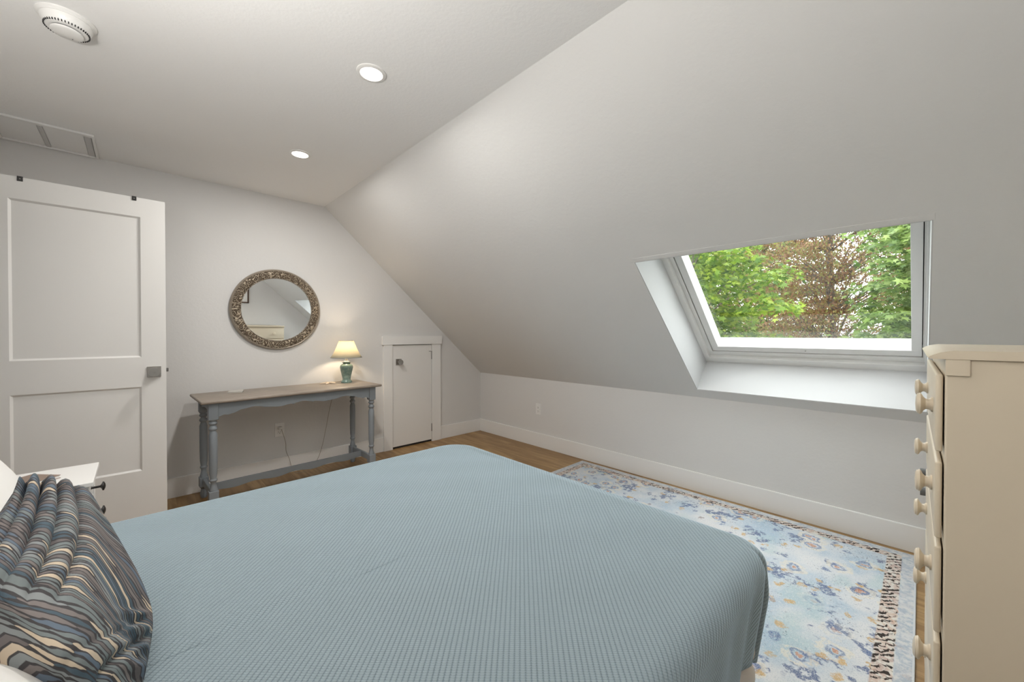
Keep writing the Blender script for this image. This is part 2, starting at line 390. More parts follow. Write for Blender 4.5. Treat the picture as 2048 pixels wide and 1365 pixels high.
M['leaf_red'] = leaf_mat('russet_leaf', (0.17, 0.07, 0.04), (0.30, 0.17, 0.08), (0.27, 0.30, 0.08))
M['grass'] = paint('lawn_grass', (0.12, 0.17, 0.06), 0.9, 8, 0.5, 0.05, 0.2)

# ================================================================ the setting
S = dict(kind='structure')
bm = bmesh.new(); box(bm, XL - 1.6, 0.1, YB - 0.1, 0.1, -0.08, 0.0); build('floor', bm, M['floor'], **S)
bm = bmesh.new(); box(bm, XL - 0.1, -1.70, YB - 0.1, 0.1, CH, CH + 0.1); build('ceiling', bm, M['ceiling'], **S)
bm = bmesh.new(); box(bm, XL - 0.1, 0.4, 0.006, 0.12, 0, CH + 0.1); build('wall_far', bm, M['wall'], **S)
bm = bmesh.new(); box(bm, XL - 0.1, 0.4, YB - 0.12, YB, 0, CH + 0.1); build('wall_rear', bm, M['wall'], **S)
bm = bmesh.new(); box(bm, 0.006, 0.12, YB, 0.006, 0, KH + 0.02); build('wall_knee', bm, M['wall'], **S)
# left wall with the doorway of the open door
DY0, DY1 = -1.345, -0.625
bm = bmesh.new()
box(bm, XL - 0.12, XL, YB, DY0, 0, CH + 0.05); box(bm, XL - 0.12, XL, DY1, 0.006, 0, CH + 0.05); box(bm, XL - 0.12, XL, DY0, DY1, 2.05, CH + 0.05)
build('wall_left', bm, M['wall'], **S)
bm = bmesh.new()
box(bm, XL - 1.6, XL - 1.5, -2.3, 0.1, 0, 2.5); box(bm, XL - 1.6, XL - 0.12, 0.0, 0.1, 0, 2.5); box(bm, XL - 1.6, XL - 0.12, -2.4, -2.3, 0, 2.5); box(bm, XL - 1.6, XL - 0.1, -2.4, 0.1, 2.4, 2.5)
build('wall_hallway', bm, M['wall'], **S)
bm = bmesh.new()
box(bm, XL, XL + 0.018, DY0 - 0.09, DY0, 0, 2.05); box(bm, XL, XL + 0.018, DY0 - 0.09, DY1 + 0.09, 2.05, 2.15)
box(bm, XL, XL + 0.018, DY1, DY1 + 0.09, 0, 2.05)
build('trim_1', bm, M['trim'], **S)
# sloped ceiling with the roof window opening
WA0, WA1, WY0, WY1 = 0.096, 1.352, -3.858, -2.665
TH = 0.42
bm = bmesh.new()
sbox(bm, -0.02, WA0, YB - 0.1, 0.1, 0, TH); sbox(bm, WA1, SLOPE_L + 0.25, YB - 0.1, 0.1, 0, TH)
sbox(bm, WA0, WA1, YB - 0.1, WY0, 0, TH); sbox(bm, WA0, WA1, WY1, 0.1, 0, TH)
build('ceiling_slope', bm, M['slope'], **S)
# white lining of the opening
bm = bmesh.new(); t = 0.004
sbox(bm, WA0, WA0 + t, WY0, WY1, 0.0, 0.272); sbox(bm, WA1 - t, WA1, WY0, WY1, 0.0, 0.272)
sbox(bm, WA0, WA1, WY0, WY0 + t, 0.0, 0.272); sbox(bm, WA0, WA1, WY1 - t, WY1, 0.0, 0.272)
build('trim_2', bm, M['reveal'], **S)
# plaster corner bead round the opening
bm = bmesh.new(); w = 0.028; d = -0.0018
sbox(bm, WA1, WA1 + w, WY0 - 0.004, WY1 + w, d, 0.001, 0.0008); sbox(bm, WA0 - 0.004, WA1, WY1, WY1 + w, d, 0.001, 0.0008)
sbox(bm, WA0 - 0.02, WA0, WY0, WY1 + w, d, 0.001, 0.0008)
build('trim_3', bm, M['slope'], **S)
# baseboards
BH = 0.147
bm = bmesh.new()
box(bm, XL, -1.287, -0.008, 0.006, 0, BH, 0.002, 1); box(bm, -0.597, 0.006, -0.008, 0.006, 0, BH, 0.002, 1)
build('baseboard_far', bm, M['trim'], **S)
bm = bmesh.new(); box(bm, -0.010, 0.006, YB, -0.008, 0, BH, 0.002, 1); build('baseboard_knee', bm, M['trim'], **S)
bm = bmesh.new(); box(bm, XL, -0.01, YB, YB + 0.014, 0, BH, 0.002, 1); build('baseboard_rear', bm, M['trim'], **S)
bm = bmesh.new(); box(bm, XL, XL + 0.014, YB + 0.014, DY0 - 0.09, 0, BH, 0.002, 1); box(bm, XL, XL + 0.014, DY1 + 0.09, -0.008, 0, BH, 0.002, 1); build('baseboard_left', bm, M['trim'], **S)

# ---- roof window
win = empty('window_1', (0, 0, 0), kind='structure')
FO = 0.27
bm = bmesh.new()
def rim(bm, a0, a1, y0, y1, wb, wt, wr, wl, o0, o1, bev=0.0015):
    sbox(bm, a0, a0 + wb, y0, y1, o0, o1, bev); sbox(bm, a1 - wt, a1, y0, y1, o0, o1, bev)
    sbox(bm, a0 + wb, a1 - wt, y0, y0 + wr, o0, o1, bev); sbox(bm, a0 + wb, a1 - wt, y1 - wl, y1, o0, o1, bev)
rim(bm, WA0 - 0.03, WA1 + 0.03, WY0 - 0.03, WY1 + 0.03, 0.03 + 0.055, 0.07, 0.03 + 0.012, 0.03 + 0.040, FO, 0.42)
rim(bm, WA0 + 0.05, WA1 - 0.03, WY0 + 0.010, WY1 - 0.036, 0.046, 0.03, 0.010, 0.030, FO + 0.028, 0.40)
build('window_frame', bm, M['trim'], win)
bm = bmesh.new()
rim(bm, WA0 + 0.103, WA1 - 0.02, WY0 + 0.0235, WY1 - 0.0715, 0.048, 0.05, 0.041, 0.045, 0.30, 0.392, 0.002)
sash = build('sash', bm, M['trim'], win)
bm = bmesh.new()
for sgn in (0,):
    lathe(bm, [(0.0, 0), (0.0035, 0), (0.0035, 0.004), (0.0, 0.004)], 12, Matrix.Translation(Vector((0, -3.31, KH)) + TU * (WA0 + 0.1275) + NU * 0.296) @ Matrix.Rotation(ALPHA, 4, 'Y'))
build('screw', bm, M['nickel'], sash)
bm = bmesh.new(); rim(bm, WA0 + 0.06, WA1 - 0.02, WY0 + 0.004, WY1 - 0.03, 0.07, 0.05, 0.045, 0.06, 0.392, 0.41, 0)
build('gasket', bm, M['grey_plastic'], win)
bm = bmesh.new(); sbox(bm, WA0 + 0.145, WA1 - 0.06, WY0 + 0.060, WY1 - 0.112, 0.372, 0.376); build('glass_pane', bm, M['glass'], win)

# ---- attic door in the far wall
d2 = empty('door_2', (0, 0, 0), kind='structure')
bm = bmesh.new()
box(bm, -1.287, -1.190, -0.017, 0.006, 0, 1.10, 0.0015, 1); box(bm, -0.711, -0.597, -0.017, 0.006, 0, 1.10, 0.0015, 1)
box(bm, -1.302, -0.584, -0.024, 0.006, 1.10, 1.193, 0.0015, 1)
build('casing', bm, M['trim'], d2)
bm = bmesh.new(); box(bm, -1.1865, -0.7155, -0.006, 0.004, 0.022, 1.094, 0.001, 1); build('door_leaf', bm, M['door'], d2)
bm = bmesh.new(); box(bm, -1.19, -0.711, 0.0052, 0.0058, 0.0, 1.10); build('shadow_gap', bm, M['slot'], d2)
kr = bmesh.new(); box(kr, -1.150, -1.085, -0.012, -0.006, 0.885, 0.950, 0.001, 1)
lathe(kr, [(0.0, 0), (0.013, 0), (0.011, 0.016), (0.024, 0.030), (0.028, 0.040), (0.026, 0.050), (0.0, 0.053)], 28, Matrix.Translation((-1.1175, -0.012, 0.9175)) @ Matrix.Rotation(PI / 2, 4, 'X'))
build('door_knob', kr, M['nickel'], d2, smooth=35)
for z in (0.115, 0.930):
    h_ = bmesh.new(); box(h_, -0.7175, -0.7105, -0.014, -0.004, z, z + 0.088, 0.002, 1)
    if z > 0.5: tube(h_, [(-0.714, -0.016, z + 0.088), (-0.735, -0.022, z + 0.090), (-0.757, -0.022, z + 0.090)], 0.003, 8)
    build('hinge', h_, M['hinge'], d2, smooth=40)

# ---- the open bedroom door (parallel to the far wall), two recessed panels
DX1, DX0, DYF = -2.986, -3.700, -0.598
d1 = empty('door_1', (DX0, DYF, 0), kind='structure')
T = 0.035
def door_bm():
    bm = bmesh.new(); L, W_, Hh = DX0 - DX0, DX1 - DX0, 2.030
    st = 0.111
    def pc(x0, x1, z0, z1): box(bm, x0, x1, 0.0, T, z0, z1)
    pc(0, st, 0.012, Hh); pc(W_ - st, W_, 0.012, Hh)
    pc(st, W_ - st, 0.012, 0.395); pc(st, W_ - st, 0.900, 1.077); pc(st, W_ - st, 1.916, Hh)
    for z0, z1 in ((0.395, 0.900), (1.077, 1.916)):
        x0, x1, s, dd = st, W_ - st, 0.010, 0.009
        vs = [bm.verts.new(v) for v in ((x0, 0, z0), (x1, 0, z0), (x1, 0, z1), (x0, 0, z1), (x0 + s, dd, z0 + s), (x1 - s, dd, z0 + s), (x1 - s, dd, z1 - s), (x0 + s, dd, z1 - s))]
        for f in ((0, 1, 5, 4), (1, 2, 6, 5), (2, 3, 7, 6), (3, 0, 4, 7), (4, 5, 6, 7)): bm.faces.new([vs[i] for i in f])
        box(bm, x0, x1, T - 0.012, T - 0.008, z0, z1)
    return bm
build('door_leaf', door_bm(), M['door'], d1)
kb = bmesh.new(); kx = -3.042 - DX0
box(kb, kx - 0.032, kx + 0.032, -0.007, 0.0, 0.987 - 0.032, 0.987 + 0.032, 0.001, 1)
build('rosette', kb, M['nickel'], d1)
for sgn in (1, -1):
    kb = bmesh.new(); y0 = -0.007 if sgn == 1 else T
    Mx = Matrix.Translation((kx, y0, 0.987)) @ Matrix.Rotation(PI / 2 * sgn, 4, 'X')
    lathe(kb, [(0.0, 0), (0.012, 0), (0.012, 0.022), (0.024, 0.030), (0.0265, 0.048), (0.0255, 0.053), (0.004, 0.053), (0.003, 0.0515), (0, 0.0515)], 36, Mx)
    build('door_knob', kb, M['nickel'], d1, smooth=35)
lb = bmesh.new(); box(lb, DX1 - DX0, DX1 - DX0 + 0.011, 0.008, 0.026, 0.983, 1.005, 0.002, 1); build('latch_bolt', lb, M['hinge'], d1)

# over-door hooks
for i, sx in enumerate((-3.548, -3.123)):
    o = empty('over_door_hook', (sx, DYF, 2.030), label=['small black metal clip over the door top nearer the wall corner at left', 'small black metal clip over the door top nearer the door knob side'][i], cat='hook', group='black clips over the top of the open door')
    b_ = bmesh.new(); box(b_, -0.010, 0.010, -0.0035, 0.0, -0.021, 0.004, 0.0008, 1); box(b_, -0.010, 0.010, 0.0, T + 0.001, 0.0005, 0.004, 0.0005, 1)
    box(b_, -0.010, 0.010, T + 0.001, T + 0.004, -0.16, 0.004, 0.0008, 1); box(b_, -0.010, 0.010, T + 0.004, T + 0.03, -0.16, -0.156, 0.0005, 1); box(b_, -0.010, 0.010, T + 0.027, T + 0.03, -0.16, -0.125, 0.0005, 1)
    build('clip', b_, M['black'], o)
    b_ = bmesh.new(); lathe(b_, [(0, 0), (0.003, 0), (0.002, 0.0015), (0, 0.0018)], 12, Matrix.Translation((0, -0.0035, -0.009)) @ Matrix.Rotation(PI / 2, 4, 'X')); build('screw', b_, M['nickel'], o)

# ================================================================ ceiling fittings
DL = [(-2.336, -1.007), (-2.342, -2.103)]
DLAB = ['round recessed ceiling light nearer the far wall and mirror', 'round recessed ceiling light nearer the middle of the ceiling']
def downlight(x, y, lab):
    o = empty('ceiling_light', (x, y, CH), label=lab, cat='ceiling light', group='recessed round ceiling lights')
    b_ = bmesh.new(); lathe(b_, [(0.047, 0.0), (0.064, 0.0), (0.0635, -0.004), (0.058, -0.007), (0.049, -0.0075), (0.047, -0.004)], 48); build('trim_ring', b_, M['plastic'], o, smooth=40)
    b_ = bmesh.new(); lathe(b_, [(0.048, -0.0035), (0.046, -0.0055), (0.0, -0.0065), (0, -0.0035)], 48, close=False); build('diffuser', b_, M['diffuser'], o, smooth=60)
    L = bpy.data.lights.new('downlight', 'AREA'); L.shape = 'DISK'; L.size = 0.09; L.energy = DOWNLIGHT_W; L.color = (1.0, 0.975, 0.94); L.spread = PI
    lo = bpy.data.objects.new('downlight_beam', L); link(lo, o); lo.location = (0, 0, -0.010)
for (x, y), l_ in zip(DL, DLAB): downlight(x, y, l_)

sm = empty('smoke_detector', (-3.297, -1.603, CH), label='round white smoke detector on the flat ceiling above the door', cat='smoke detector')
b_ = bmesh.new(); lathe(b_, [(0.0, 0), (0.079, 0), (0.079, -0.004), (0.072, -0.010), (0.0715, -0.012), (0.0, -0.012)], 64); build('base_plate', b_, M['plastic'], sm, smooth=35)
b_ = bmesh.new(); lathe(b_, [(0, -0.012), (0.069, -0.012), (0.067, -0.022), (0.060, -0.036), (0.054, -0.042), (0.046, -0.043), (0.0, -0.043)], 64); hs = build('housing', b_, M['plastic'], sm, smooth=35)
b_ = bmesh.new()
for k in range(44):
    a = 2 * PI * k / 44
    bb = bmesh.new(); box(bb, 0.0565, 0.0600, -0.0013, 0.0013, -0.0425, -0.0345); merge(b_, bb, Matrix.Rotation(a, 4, 'Z'))
build('vent_slots', b_, M['slot'], hs)
b_ = bmesh.new(); lathe(b_, [(0.0, -0.043), (0.041, -0.043), (0.041, -0.046), (0, -0.046)], 48); build('dark_gap', b_, M['slot'], hs)
b_ = bmesh.new(); lathe(b_, [(0, -0.046), (0.043, -0.046), (0.043, -0.052), (0.038, -0.055), (0.0, -0.057)], 48); cp = build('test_cover', b_, M['plastic'], sm, smooth=35)
b_ = bmesh.new(); lathe(b_, [(0, 0), (0.0016, 0), (0.0016, -0.001), (0, -0.001)], 10, Matrix.Translation((0.012, 0.022, -0.0557))); build('indicator_dot', b_, M['slot'], cp)

vt = empty('ceiling_access_panel', (-3.50, -0.22, CH), label='long framed white access panel on the ceiling above the open door', cat='ceiling panel')
b_ = bmesh.new()
x0, x1, y0, y1 = -3.718, -3.292, -0.425, -0.010
for (a, b1, c_, d_) in ((x0, x1, y0, y0 + 0.030), (x0, x1, y1 - 0.018, y1)): box(b_, a + 3.5, b1 + 3.5, c_ + .22, d_ + .22, -0.012, 0, 0.0015, 1)
box(b_, x0 + 3.5, x0 + 3.53, y0 + .25, y1 + .20, -0.012, 0, 0.0015, 1)
box(b_, x1 + 3.5 - 0.012, x1 + 3.5, y0 + .25, y1 + .20, -0.014, 0, 0.0015, 1)
build('frame', b_, M['trim'], vt)
b_ = bmesh.new(); box(b_, x1 + 3.5 - 0.045, x1 + 3.5 - 0.016, y0 + .252, y1 + .20, -0.006, 0, 0.001, 1); box(b_, -0.018, 0.002, y0 + .252, y1 + .20, -0.006, 0, 0.001, 1); build('divider', b_, M['divider'], vt)
for a, b1 in ((x0 + 3.532, -0.020), (0.004, x1 + 3.5 - 0.047)):
    b_ = bmesh.new(); box(b_, a, b1, y0 + .252, y1 + .20, -0.003, 0, 0.0008, 1); build('panel', b_, M['ceiling'], vt)

# ================================================================ mirror
MYAW = 0.7
mir = empty('wall_mirror', (-2.243, 0.006, 1.424), label='round wall mirror in a wide carved bronze frame above the console table', cat='mirror')
mir.rotation_euler = (math.radians(1.25), 0, math.radians(MYAW))
Rx = Matrix.Rotation(PI / 2, 4, 'X')     # lathe axis z -> -y
b_ = bmesh.new(); lathe(b_, [(0.264, 0.010), (0.268, 0.020), (0.276, 0.024), (0.290, 0.029), (0.306, 0.030), (0.322, 0.026), (0.331, 0.020), (0.331, 0.010), (0.264, 0.010)], 128, Matrix.Translation((0, -0.009, 0)) @ Rx, close=False); fr = build('carved_frame', b_, M['bronze'], mir, smooth=60)
b_ = bmesh.new(); lathe(b_, [(0.328, 0.010), (0.329, 0.022), (0.333, 0.0245), (0.338, 0.021), (0.343, 0.012), (0.343, 0.001), (0.30, 0.001), (0.30, 0.010), (0.328, 0.010)], 128, Matrix.Translation((0, -0.009, 0)) @ Rx, close=False); build('outer_rim', b_, M['bronze_edge'], mir, smooth=50)
def beads(R0, n, r, y):
    b_ = bmesh.new()
    for k in range(n):
        a = 2 * PI * k / n
        bmesh.ops.create_icosphere(b_, subdivisions=1, radius=r, matrix=Matrix.Translation((R0 * math.cos(a), y, R0 * math.sin(a))))
    return b_
build('beading', beads(0.2665, 150, 0.0042, -0.030), M['bronze_edge'], fr, smooth=180)
build('beading', beads(0.327, 190, 0.0036, -0.0325), M['bronze_edge'], fr, smooth=180)
b_ = bmesh.new(); lathe(b_, [(0, 0.003), (0.268, 0.003), (0.268, 0.014), (0, 0.014)], 96, Matrix.Translation((0, -0.009, 0)) @ Rx); build('mirror_glass', b_, M['mirror'], mir)

# ================================================================ console table
tb = empty('console_table', (-2.197, -0.318, 0), math.radians(2.2), label='long narrow grey-blue console table with turned legs against the far wall', cat='table')
TZ, HX, HY = 0.772, 0.632, 0.250
b_ = bmesh.new(); box(b_, -HX, HX, -HY, HY, TZ - 0.020, TZ, 0.007, 3)
tt = build('tabletop', b_, M['tabletop'], tb, smooth=30)
def sqblock(bm, x, y, z0, z1, h=0.0275): box(bm, x - h, x + h, y - h, y + h, z0, z1, 0.002, 1)
legprof = [(0.015, 0.0), (0.021, 0.012), (0.0235, 0.035), (0.019, 0.055), (0.0165, 0.068), (0.022, 0.078), (0.0235, 0.086)]
legprof2 = [(0.0235, 0.155), (0.024, 0.164), (0.020, 0.178), (0.0155, 0.200), (0.0165, 0.216), (0.0225, 0.224), (0.0235, 0.230), (0.0190, 0.237), (0.0185, 0.243), (0.0225, 0.275), (0.0240, 0.34), (0.0245, 0.45), (0.0240, 0.535), (0.0185, 0.556), (0.0160, 0.562), (0.0230, 0.570), (0.0250, 0.578), (0.0230, 0.586), (0.0165, 0.593), (0.0155, 0.600), (0.022, 0.606), (0.0255, 0.614), (0.0225, 0.621), (0.0175, 0.627), (0.024, 0.632), (0.026, 0.640)]
for sx in (-1, 1):
    for sy in (-1, 1):
        b_ = bmesh.new(); x, y = sx * 0.560, sy * 0.190
        lathe(b_, legprof, 24, Matrix.Translation((x, y, 0))); sqblock(b_, x, y, 0.085, 0.156); lathe(b_, legprof2, 24, Matrix.Translation((x, y, 0))); sqblock(b_, x, y, 0.638, TZ - 0.020)
        build('leg', b_, M['table'], tb, smooth=35)
def apron_profile(u):      # u in -1..1, returns lower edge z
    a = abs(u)
    z = 0.690 - 0.030 * math.cos(a * PI * 1.0) * 0
    pts = [(0.0, 0.700), (0.10, 0.690), (0.14, 0.680), (0.155, 0.688), (0.30, 0.676), (0.45, 0.684), (0.60, 0.700), (0.74, 0.690), (0.84, 0.670), (0.90, 0.662), (0.93, 0.668), (1.0, 0.655)]
    for (a0, z0), (a1, z1) in zip(pts, pts[1:]):
        if a <= a1: return z0 + (z1 - z0) * smooth01((a - a0) / (a1 - a0))
    return pts[-1][1]
def strip(bm, f_lo, z_hi, xa, xb, y0, y1, n=90, axis='x'):
    prev = None
    for i in range(n + 1):
        u = -1 + 2 * i / n; x = xa + (xb - xa) * i / n; zl = f_lo(u)
        if axis == 'x': c_ = [bm.verts.new(v) for v in ((x, y0, zl), (x, y1, zl), (x, y1, z_hi), (x, y0, z_hi))]
        else: c_ = [bm.verts.new(v) for v in ((y0, x, zl), (y1, x, zl), (y1, x, z_hi), (y0, x, z_hi))]
        if prev:
            for k in range(4): bm.faces.new((prev[k], prev[(k + 1) % 4], c_[(k + 1) % 4], c_[k]))
        else: bm.faces.new(c_)
        prev = c_
    bm.faces.new(prev)
for sy in (-1, 1):
    b_ = bmesh.new(); strip(b_, apron_profile, TZ - 0.020, -0.534, 0.534, sy * 0.200 - 0.009, sy * 0.200 + 0.009); build('apron', b_, M['table'], tb, smooth=30)
for sx in (-1, 1):
    b_ = bmesh.new(); strip(b_, lambda u: 0.675 + 0.02 * (1 - u * u), TZ - 0.020, -0.163, 0.163, sx * 0.565 - 0.009, sx * 0.565 + 0.009, 30, 'y'); build('apron', b_, M['table'], tb, smooth=30)
    b_ = bmesh.new(); box(b_, sx * 0.560 - 0.010, sx * 0.560 + 0.010, -0.163, 0.163, 0.098, 0.148, 0.002, 1); build('stretcher', b_, M['table'], tb)
b_ = bmesh.new(); strip(b_, lambda u: 0.090 + 0.016 * (0.5 + 0.5 * math.cos(u * PI * 4)) * (1 - 0.3 * abs(u)), 0.146, -0.550, 0.550, -0.010, 0.010); build('stretcher', b_, M['table'], tb, smooth=30)

# ---- table lamp
LX, LY = -1.735, -0.20
lp = empty('table_lamp', (LX, LY, TZ), label='small lit table lamp with green ceramic base and grey linen shade', cat='lamp')
b_ = bmesh.new(); lathe(b_, [(0, 0), (0.046, 0), (0.048, 0.006), (0.044, 0.014), (0.036, 0.022), (0.034, 0.034), (0.041, 0.070), (0.052, 0.115), (0.056, 0.140), (0.052, 0.157), (0.040, 0.167), (0.030, 0.172), (0.030, 0.177), (0.036, 0.181), (0.036, 0.185), (0.0, 0.187)], 48); base = build('base', b_, M['celadon'], lp, smooth=50)
b_ = bmesh.new(); lathe(b_, [(0.0, 0.187), (0.026, 0.187), (0.026, 0.192), (0.012, 0.197), (0.012, 0.285), (0, 0.285)], 24); build('socket', b_, M['paper'], lp, smooth=40)
b_ = bmesh.new(); bmesh.ops.create_uvsphere(b_, u_segments=20, v_segments=12, radius=0.024, matrix=Matrix.Translation((0, 0, 0.310))); build('bulb', b_, M['bulb'], lp, smooth=180)
b_ = bmesh.new(); z0, z1, r0, r1 = 0.228, 0.382, 0.134, 0.062
lathe(b_, [(r0, z0), (0.112, 0.262), (0.086, 0.318), (r1, z1), (r1 - 0.0015, z1), (0.0845, 0.318), (0.1105, 0.262), (r0 - 0.0015, z0), (r0, z0)], 64, close=False); sh = build('lampshade', b_, M['shade'], lp, smooth=60)
for r_, z_ in ((r0, z0), (r1, z1)):
    b_ = bmesh.new(); tube(b_, [(r_ * math.cos(2 * PI * k / 48), r_ * math.sin(2 * PI * k / 48), z_) for k in range(49)], 0.0022, 6)
    build('shade_trim', b_, M['table'], sh, smooth=60)
# lamp cord behind the table down to the floor, then along to the outlet
cd = bmesh.new()
P = [(LX, LY + 0.05, TZ + 0.003), (LX + 0.0, -0.09, TZ + 0.003), (LX - 0.005, -0.045, TZ - 0.012), (-1.80, -0.035, 0.62), (-1.83, -0.03, 0.50), (-1.86, -0.03, 0.34), (-1.89, -0.03, 0.20), (-1.93, -0.03, 0.08), (-2.00, -0.06, 0.004), (-2.08, -0.09, 0.004), (-2.13, -0.06, 0.008), (-2.15, -0.035, 0.06), (-2.165, -0.03, 0.13), (-2.19, -0.035, 0.20), (-2.195, -0.045, 0.27), (-2.215, -0.06, 0.345), (-2.230, -0.055, 0.40)]
tube(cd, catmull(P, 160), 0.0018, 8)
co_ = build('power_cord', cd, M['cord'], smooth=180, label='thin lamp cord hanging behind the console table to the wall outlet', cat='cord')
b_ = bmesh.new(); box(b_, -2.243, -2.219, -0.052, -0.0045, 0.395, 0.418, 0.004, 2); build('plug', b_, M['plastic'], co_)

def outlet(name, loc, rz, label):
    o = empty(name, loc, rz, label=label, cat='outlet', group='white duplex wall outlets')
    b_ = bmesh.new(); box(b_, -0.037, 0.037, -0.006, 0.0, -0.060, 0.060, 0.0025, 2); build('cover_plate', b_, M['plastic'], o)
    for z in (-0.020, 0.020):
        b_ = bmesh.new(); box(b_, -0.0165, 0.0165, -0.0085, -0.0055, z - 0.0145, z + 0.0145, 0.002, 2); rc = build('receptacle', b_, M['plastic'], o)
        b_ = bmesh.new(); box(b_, -0.0075, -0.0050, -0.0088, -0.0080, z - 0.003, z + 0.007); box(b_, 0.0050, 0.0075, -0.0088, -0.0080, z - 0.003, z + 0.007); box(b_, -0.0025, 0.0025, -0.0088, -0.0080, z - 0.011, z - 0.006)
        build('slots', b_, M['slot'], rc)
    return o
outlet('wall_outlet', (-2.231, 0.006, 0.386), 0, 'white wall outlet with a plug in it under the console table')
outlet('wall_outlet', (0.006, -0.985, 0.403), -PI / 2, 'white empty wall outlet low on the knee wall right of the corner')

# ---- starfish and card
b_ = bmesh.new()
n = 60; top = b_.verts.new((0, 0, 0.016)); bot = b_.verts.new((0, 0, 0.0)); ring1 = []; ring2 = []; ringb = []
for k in range(n):
    a = 2 * PI * k / n; c5 = (0.5 + 0.5 * math.cos(5 * a)); r = 0.016 + 0.062 * c5 ** 1.6
    ringb.append(b_.verts.new((r * math.cos(a), r * math.sin(a), 0.0 + 0.002 * c5))); ring2.append(b_.verts.new((r * 0.96 * math.cos(a), r * 0.96 * math.sin(a), 0.005)))
    ring1.append(b_.verts.new((r * 0.5 * math.cos(a), r * 0.5 * math.sin(a), 0.014)))
for k in range(n):
    j = (k + 1) % n
    b_.faces.new((top, ring1[k], ring1[j])); b_.faces.new((ring1[k], ring2[k], ring2[j], ring1[j])); b_.faces.new((ring2[k], ringb[k], ringb[j], ring2[j])); b_.faces.new((bot, ringb[j], ringb[k]))
sfi = build('starfish', b_, M['starfish'], smooth=180, label='pale dried starfish lying on the console table beside the lamp', cat='starfish')
sfi.location = (-1.885, -0.175, TZ + 0.0005); sfi.rotation_euler = (0, 0, 0.35)
cdx = empty('card_stack', (-2.573, -0.215, TZ), math.radians(-14), label='small pale stack of square cards on the left of the console table', cat='cards')
b_ = bmesh.new(); box(b_, -0.046, 0.046, -0.056, 0.056, 0.0, 0.006, 0.001, 1); build('lower_cards', b_, M['paper'], cdx)
b_ = bmesh.new(); box(b_, -0.046, 0.046, -0.056, 0.056, 0.0062, 0.011, 0.001, 1); build('top_card', b_, M['paper'], cdx).rotation_euler = (0, 0, 0.03)

# ================================================================ rug
b_ = bmesh.new(); box(b_, -RX, RX, -RY, RY, 0.0, 0.011, 0.004, 2)
rug = build('area_rug', b_, M['rug'], smooth=40, label='distressed blue and cream floral rug under the bed along the knee wall', cat='rug'); rug.location = (-0.066 - RX, -3.822 + RY, 0.0005)

# ================================================================ bed
bed = empty('bed', (-2.73, -2.74, 0), 0, label='warm white wooden bed frame with turned posts under the blue bedspread', cat='bed')
BX0, BX1, BY0, BY1 = -0.945, 0.892, -0.726, 0.700
RZ = 0.012
for (x, y, zt) in ((BX1, BY0, 0.315), (BX1, BY1, 0.315), (BX0, BY0, 0.98), (BX0, BY1, 0.98)):
    b_ = bmesh.new(); Mt = Matrix.Translation((x, y, RZ))
    lathe(b_, [(0.018, 0), (0.024, 0.012), (0.030, 0.045), (0.026, 0.085), (0.019, 0.105), (0.030, 0.118), (0.036, 0.135), (0.034, 0.150), (0.021, 0.166), (0.022, 0.176), (0.033, 0.188), (0.039, 0.208), (0.038, 0.228), (0.029, 0.246), (0.025, 0.253), (0.031, 0.262), (0.036, 0.272)], 32, Mt)
    box(b_, x - 0.035, x + 0.035, y - 0.035, y + 0.035, RZ + 0.270, zt, 0.004, 2)
    build('post', b_, M['bed_wood'], bed, smooth=40)
for y in (BY0, BY1):
    b_ = bmesh.new(); box(b_, BX0 + 0.035, BX1 - 0.035, y - 0.013, y + 0.013, 0.205, 0.375, 0.003, 2); build('side_rail', b_, M['bed_wood'], bed)
b_ = bmesh.new(); box(b_, BX1 - 0.013, BX1 + 0.013, BY0 + 0.035, BY1 - 0.035, 0.215, 0.40, 0.003, 2); build('foot_rail', b_, M['bed_wood'], bed)
b_ = bmesh.new(); box(b_, BX0 - 0.013, BX0 + 0.013, BY0 + 0.035, BY1 - 0.035, 0.30, 0.96, 0.006, 2); build('headboard', b_, M['bed_wood'], bed)
b_ = bmesh.new(); box(b_, -3.665, -1.855, -3.462, -2.018, 0.38, 0.588, 0.05, 4); build('mattress', b_, M['mattress'], smooth=60, label='pale mattress on the bed under the blue bedspread', cat='mattress')

# bedspread: rounded rectangle cloth, flat on top and hanging at foot and sides
def rr_outline(x0, x1, y0, y1, rs, n_arc=44, n_edge=70):
    """points + outward normals; rs = radii of corners (x1y0, x1y1, x0y1, x0y0)"""
    out = []
    def arc(cx, cy, r, a0):
        for k in range(n_arc):
            a = a0 + (PI / 2) * k / n_arc; out.append((cx + r * math.cos(a), cy + r * math.sin(a), math.cos(a), math.sin(a)))
    def line(p, q, nx, ny):
        for k in range(n_edge): f = k / n_edge; out.append((p[0] + (q[0] - p[0]) * f, p[1] + (q[1] - p[1]) * f, nx, ny))
    a, b1, c_, d_ = rs
    arc(x1 - a, y0 + a, a, -PI / 2); line((x1, y0 + a), (x1, y1 - b1), 1, 0)
    arc(x1 - b1, y1 - b1, b1, 0); line((x1 - b1, y1), (x0 + c_, y1), 0, 1)
    arc(x0 + c_, y1 - c_, c_, PI / 2); line((x0, y1 - c_), (x0, y0 + d_), -1, 0)
    arc(x0 + d_, y0 + d_, d_, PI); line((x0 + d_, y0), (x1 - a, y0), 0, -1)
    return out
SX0, SX1, SY0, SY1 = -3.690, -1.752, -3.532, -1.968
ol = rr_outline(SX0, SX1, SY0, SY1, (0.10, 0.17, 0.06, 0.06))
RE, HEM, ZT = 0.055, 0.285, 0.603
b_ = bmesh.new(); uvl = b_.loops.layers.uv.new('cloth'); rings = []; UVs = {}
def topz(x, y): return ZT + 0.004 * math.sin(x * 3.1 + 1) * math.sin(y * 3.7) + 0.0015 * math.sin(x * 17 + y * 9) * math.sin(y * 13)
prof = []
